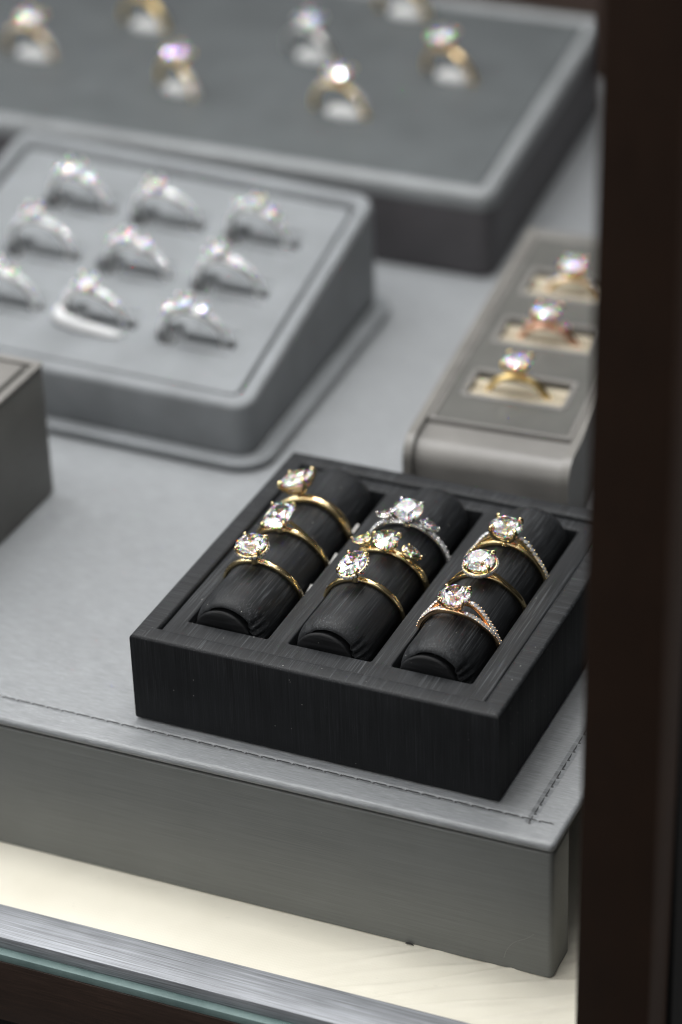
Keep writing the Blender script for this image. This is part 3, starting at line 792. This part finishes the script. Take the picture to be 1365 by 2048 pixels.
# ------------------------------------------------------------------ narrow taupe box on the right
nb = thing('ring_box', 'narrow taupe ring box with three rings on cream pads, beside the post', 'ring box', (45,175,0))
NO = -Vector((45,175,0))*MM
BH = 25.
def nwarp(v):   # local x 0..46 across, y 0..135 along
    s_, c_ = math.sin(math.radians(6.2)), math.cos(math.radians(6.2))
    return Vector((25.4 + v.x*.998 - v.y*s_*.98, 108.4 + v.x*.055 + v.y*c_, v.z))
# profile body with a large rounded front
def prism(x0, x1, prof, mat, name, parent, warp):
    mb = MB(); n = len(prof)
    for x in (x0, x1):
        for (y, z) in prof: mb.v.append(Vector((x, y, z)))
    for k in range(n): mb.f.append((k, (k+1) % n, n+(k+1) % n, n+k))
    mb.f.append(tuple(range(n))[::-1]); mb.f.append(tuple(range(n, 2*n)))
    return mb.build(name, mat, parent, 50, warp=warp)
rad = 6.
front = [(1.2 + rad - rad*math.cos(PI/2*k/10), BH-1.6-rad+rad*math.sin(PI/2*k/10)) for k in range(11)]
prof = [(1.2, .3)] + front + [(14.6, BH-1.6), (14.6, .3)]
o = prism(2.7, 43.4, prof, M['taupe'], 'rounded_front', nb, nwarp); o.location = NO
cheek_p = [(0,.2)] + [(rad*1.05-rad*1.05*math.cos(PI/2*k/10), BH-rad*1.05+rad*1.05*math.sin(PI/2*k/10)) for k in range(11)] + [(135,BH),(135,.2)]
o = prism(0, 2.5, cheek_p, M['taupe_y'], 'side_cheek', nb, nwarp); o.location = NO
o = prism(43.6, 46.1, cheek_p, M['taupe_y'], 'side_cheek', nb, nwarp); o.location = NO
mb = MB(); mb.box((2.7,131.5,.3),(43.4,135,BH-.3)); o = mb.build('end_wall', M['taupe'], nb, None, warp=nwarp); o.location = NO
cells = [(9,36.5,31,44.5),(9,36.5,63,77),(9,36.5,93.5,108.5)]
o = plate('top_insert', [dense(rrect(4.2,15.6,42.2,130,.8), 8)] + [dense(rrect(a,c,b,d,.8),4) for a,b,c,d in cells], 17, BH-.5, .6, M['taupe_dark'], nb, nwarp, 3, 50); o.location = NO
o = plate('insert_edge', [dense(rrect(2.8,14.9,43.3,131.2,.8), 8), dense(rrect(4.4,15.8,42.0,129.8,.8), 8)], 17, BH-.1, .35, M['taupe'], nb, nwarp, 2, 50); o.location = NO
for a,b,c,d in cells:
    o = plate('cell_liner', [rrect(a-1.4,c-1.4,b+1.4,d+1.4,1.6), rrect(a+.2,c+.2,b-.2,d-.2,.8)], BH-1.2, BH-.15, .3, M['taupe'], nb, nwarp, 2, 50); o.location = NO
    mb = MB()
    m_ = (c+d)/2
    for q in (c+3.6, d-3.6): mb.tube([(a+.5+(b-a-1)*k/6, q, BH-4.4) for k in range(7)], 3.3, 12)
    o = mb.build('ring_pad', M['cream_pad'], nb, 50, warp=nwarp); o.location = NO
GN = 'rings on cream pads in the taupe box'
def npt(x, y, z): return tuple(nwarp(Vector((x,y,z))))
ring('yellow gold ring with round diamond, nearest in the taupe box', npt(22.3,37.5,BH-5.6), (3,0,3), 'gold_far', group=GN, Ri=8.4, size=(4.4,4.4), thick=1.7, half=1.2, lift=.5, claw=.55)
ring('rose gold ring with round diamond, middle of the taupe box', npt(22.6,70,BH-6.4), (3,0,3), 'rose_far', group=GN, Ri=8.4, size=(4.5,4.5), thick=1.8, half=1.3, lift=.3, claw=.62, side=('round',1.3,1.3,28))
ring('pavé ring with large round diamond, farthest in the taupe box', npt(22.8,101,BH-6.4), (3,0,3), 'pinkgold_far', group=GN, Ri=8.4, size=(4.6,4.6), thick=1.7, half=1.1, lift=.1, pave=7, pave_to=75, pave_r=.8, beads=False)

# ------------------------------------------------------------------ tall taupe box at the left edge
lb = thing('ring_box', 'tall taupe box cut off by the left picture edge', 'ring box', (-100,60,0))
LO = -Vector((-100,60,0))*MM
LH = 40.
def lwarp(v): return Vector((v.x + .05*(v.y-88)*0 , v.y, v.z))
o = bevel_box((-130,12,.3), (-71,88.6,LH-.2), .8, 3).build('body', M['taupe_dark'], lb, 50); o.location = LO
o = plate('rim', [rrect(-130,12,-70.6,89,1.2), rrect(-126,16,-72.9,86.6,.6)], LH-.15, LH+.9, .4, M['taupe'], lb, None, 3, 50); o.location = LO
o = plate('lid', [rrect(-125,17,-74.6,85.2,.8), ], LH-.15, LH+1.0, .5, M['taupe'], lb, None, 3, 50); o.location = LO

# ------------------------------------------------------------------ light
def area(name, loc, size, power, aim, color=(1,1,1), shape='RECTANGLE', sy=None):
    l = bpy.data.lights.new(name, 'AREA'); l.energy = power; l.color = color; l.shape = shape
    l.size = size*MM
    if sy: l.size_y = sy*MM
    o = bpy.data.objects.new(name, l); COL.objects.link(o)
    o.location = Vector(loc)*MM
    d = (Vector(aim)-Vector(loc)); o.rotation_euler = d.to_track_quat('-Z','Y').to_euler()
    return o
area('case_light', (-90,190,430), 460, 1.15, (0,90,0), (.97,.985,1.0), 'RECTANGLE', 330)
for i, (x, y) in enumerate([(-150,60),(-70,20),(10,60),(90,30),(-30,190),(60,170),(-110,260),(20,300)]):
    area('sparkle_helper', (x,y,400), 22, .09, (x*.4+20,y*.5+40,0), (1,.97,.92), 'DISK')  # small unseen discs of light added to make the stones sparkle
# the shop round the case: dim walls, pale ceiling; bright panels and dots added for sparkle
w = bpy.data.worlds.new('World'); S.world = w; w.use_nodes = True
nt = w.node_tree; bg = nt.nodes['Background']
tc = nt.nodes.new('ShaderNodeTexCoord'); sx = nt.nodes.new('ShaderNodeSeparateXYZ')
nt.links.new(tc.outputs['Generated'], sx.inputs[0])
vo = nt.nodes.new('ShaderNodeTexVoronoi'); vo.inputs['Scale'].default_value = 2.4
nt.links.new(tc.outputs['Generated'], vo.inputs['Vector'])
added_panels = rng(nt, vo.outputs['Distance'], .35, .37, 1, 0)
up = rng(nt, sx.outputs['Z'], .22, .5, 0, 1)
ceil = mth(nt, 'MULTIPLY', up, .85)
lit = mth(nt, 'MULTIPLY', mth(nt, 'MULTIPLY', added_panels, up), 2.7)
vo2 = nt.nodes.new('ShaderNodeTexVoronoi'); vo2.inputs['Scale'].default_value = 7.
nt.links.new(tc.outputs['Generated'], vo2.inputs['Vector'])
sparkle_spots = mth(nt, 'MULTIPLY', mth(nt, 'MULTIPLY', rng(nt, vo2.outputs['Distance'], .13, .15, 1, 0), up), 30.)
tot = mth(nt, 'ADD', mth(nt, 'ADD', mth(nt, 'ADD', ceil, lit), sparkle_spots), .10)
dt = nt.nodes.new('ShaderNodeVectorMath'); dt.operation = 'DOT_PRODUCT'; nt.links.new(tc.outputs['Generated'], dt.inputs[0]); dt.inputs[1].default_value = (.39,-.76,.52)
tot = mth(nt, 'MULTIPLY', tot, rng(nt, dt.outputs['Value'], .90, .95, 1, .12))   # the photographer stands there
nt.links.new(mixc(nt, added_panels, (1,.97,.93), (.93,.97,1.)), bg.inputs[0])
nt.links.new(tot, bg.inputs[1])

# ------------------------------------------------------------------ camera
cam = bpy.data.cameras.new('camera'); co = bpy.data.objects.new('camera', cam); COL.objects.link(co)
cam.sensor_fit = 'VERTICAL'; cam.sensor_height = 36; cam.sensor_width = 24; cam.lens = 102.4746
a_, b_, c_ = -0.435255577, 0.542746196, 0.0376660868
fwd = Vector((math.sin(a_)*math.cos(b_), math.cos(a_)*math.cos(b_), -math.sin(b_)))
right = Vector((math.cos(a_), -math.sin(a_), 0)); down = fwd.cross(right)
r2 = right*math.cos(c_) + down*math.sin(c_); d2 = -right*math.sin(c_) + down*math.cos(c_)
mw = Matrix(((r2.x,-d2.x,-fwd.x,0),(r2.y,-d2.y,-fwd.y,0),(r2.z,-d2.z,-fwd.z,0),(0,0,0,1)))
mw.translation = Vector((293.613181, -508.301322, 409.340804))*MM
co.matrix_world = mw
cam.clip_start = .01; cam.clip_end = 20
cam.dof.use_dof = True; cam.dof.focus_distance = .694; cam.dof.aperture_fstop = 6.8; cam.dof.aperture_blades = 0
S.camera = co

S.view_settings.view_transform = 'Standard'; S.view_settings.look = 'None'
S.view_settings.gamma = 1
S.cycles.max_bounces = 24; S.cycles.transmission_bounces = 20; S.cycles.glossy_bounces = 8; S.cycles.diffuse_bounces = 4
S.cycles.caustics_refractive = True; S.cycles.caustics_reflective = True
S.cycles.sample_clamp_indirect = 0; S.cycles.blur_glossy = .1
S.cycles.filter_width = 1.15
S.cycles.use_denoising = True; S.cycles.denoising_prefilter = 'ACCURATE'
S.view_settings.exposure = .22
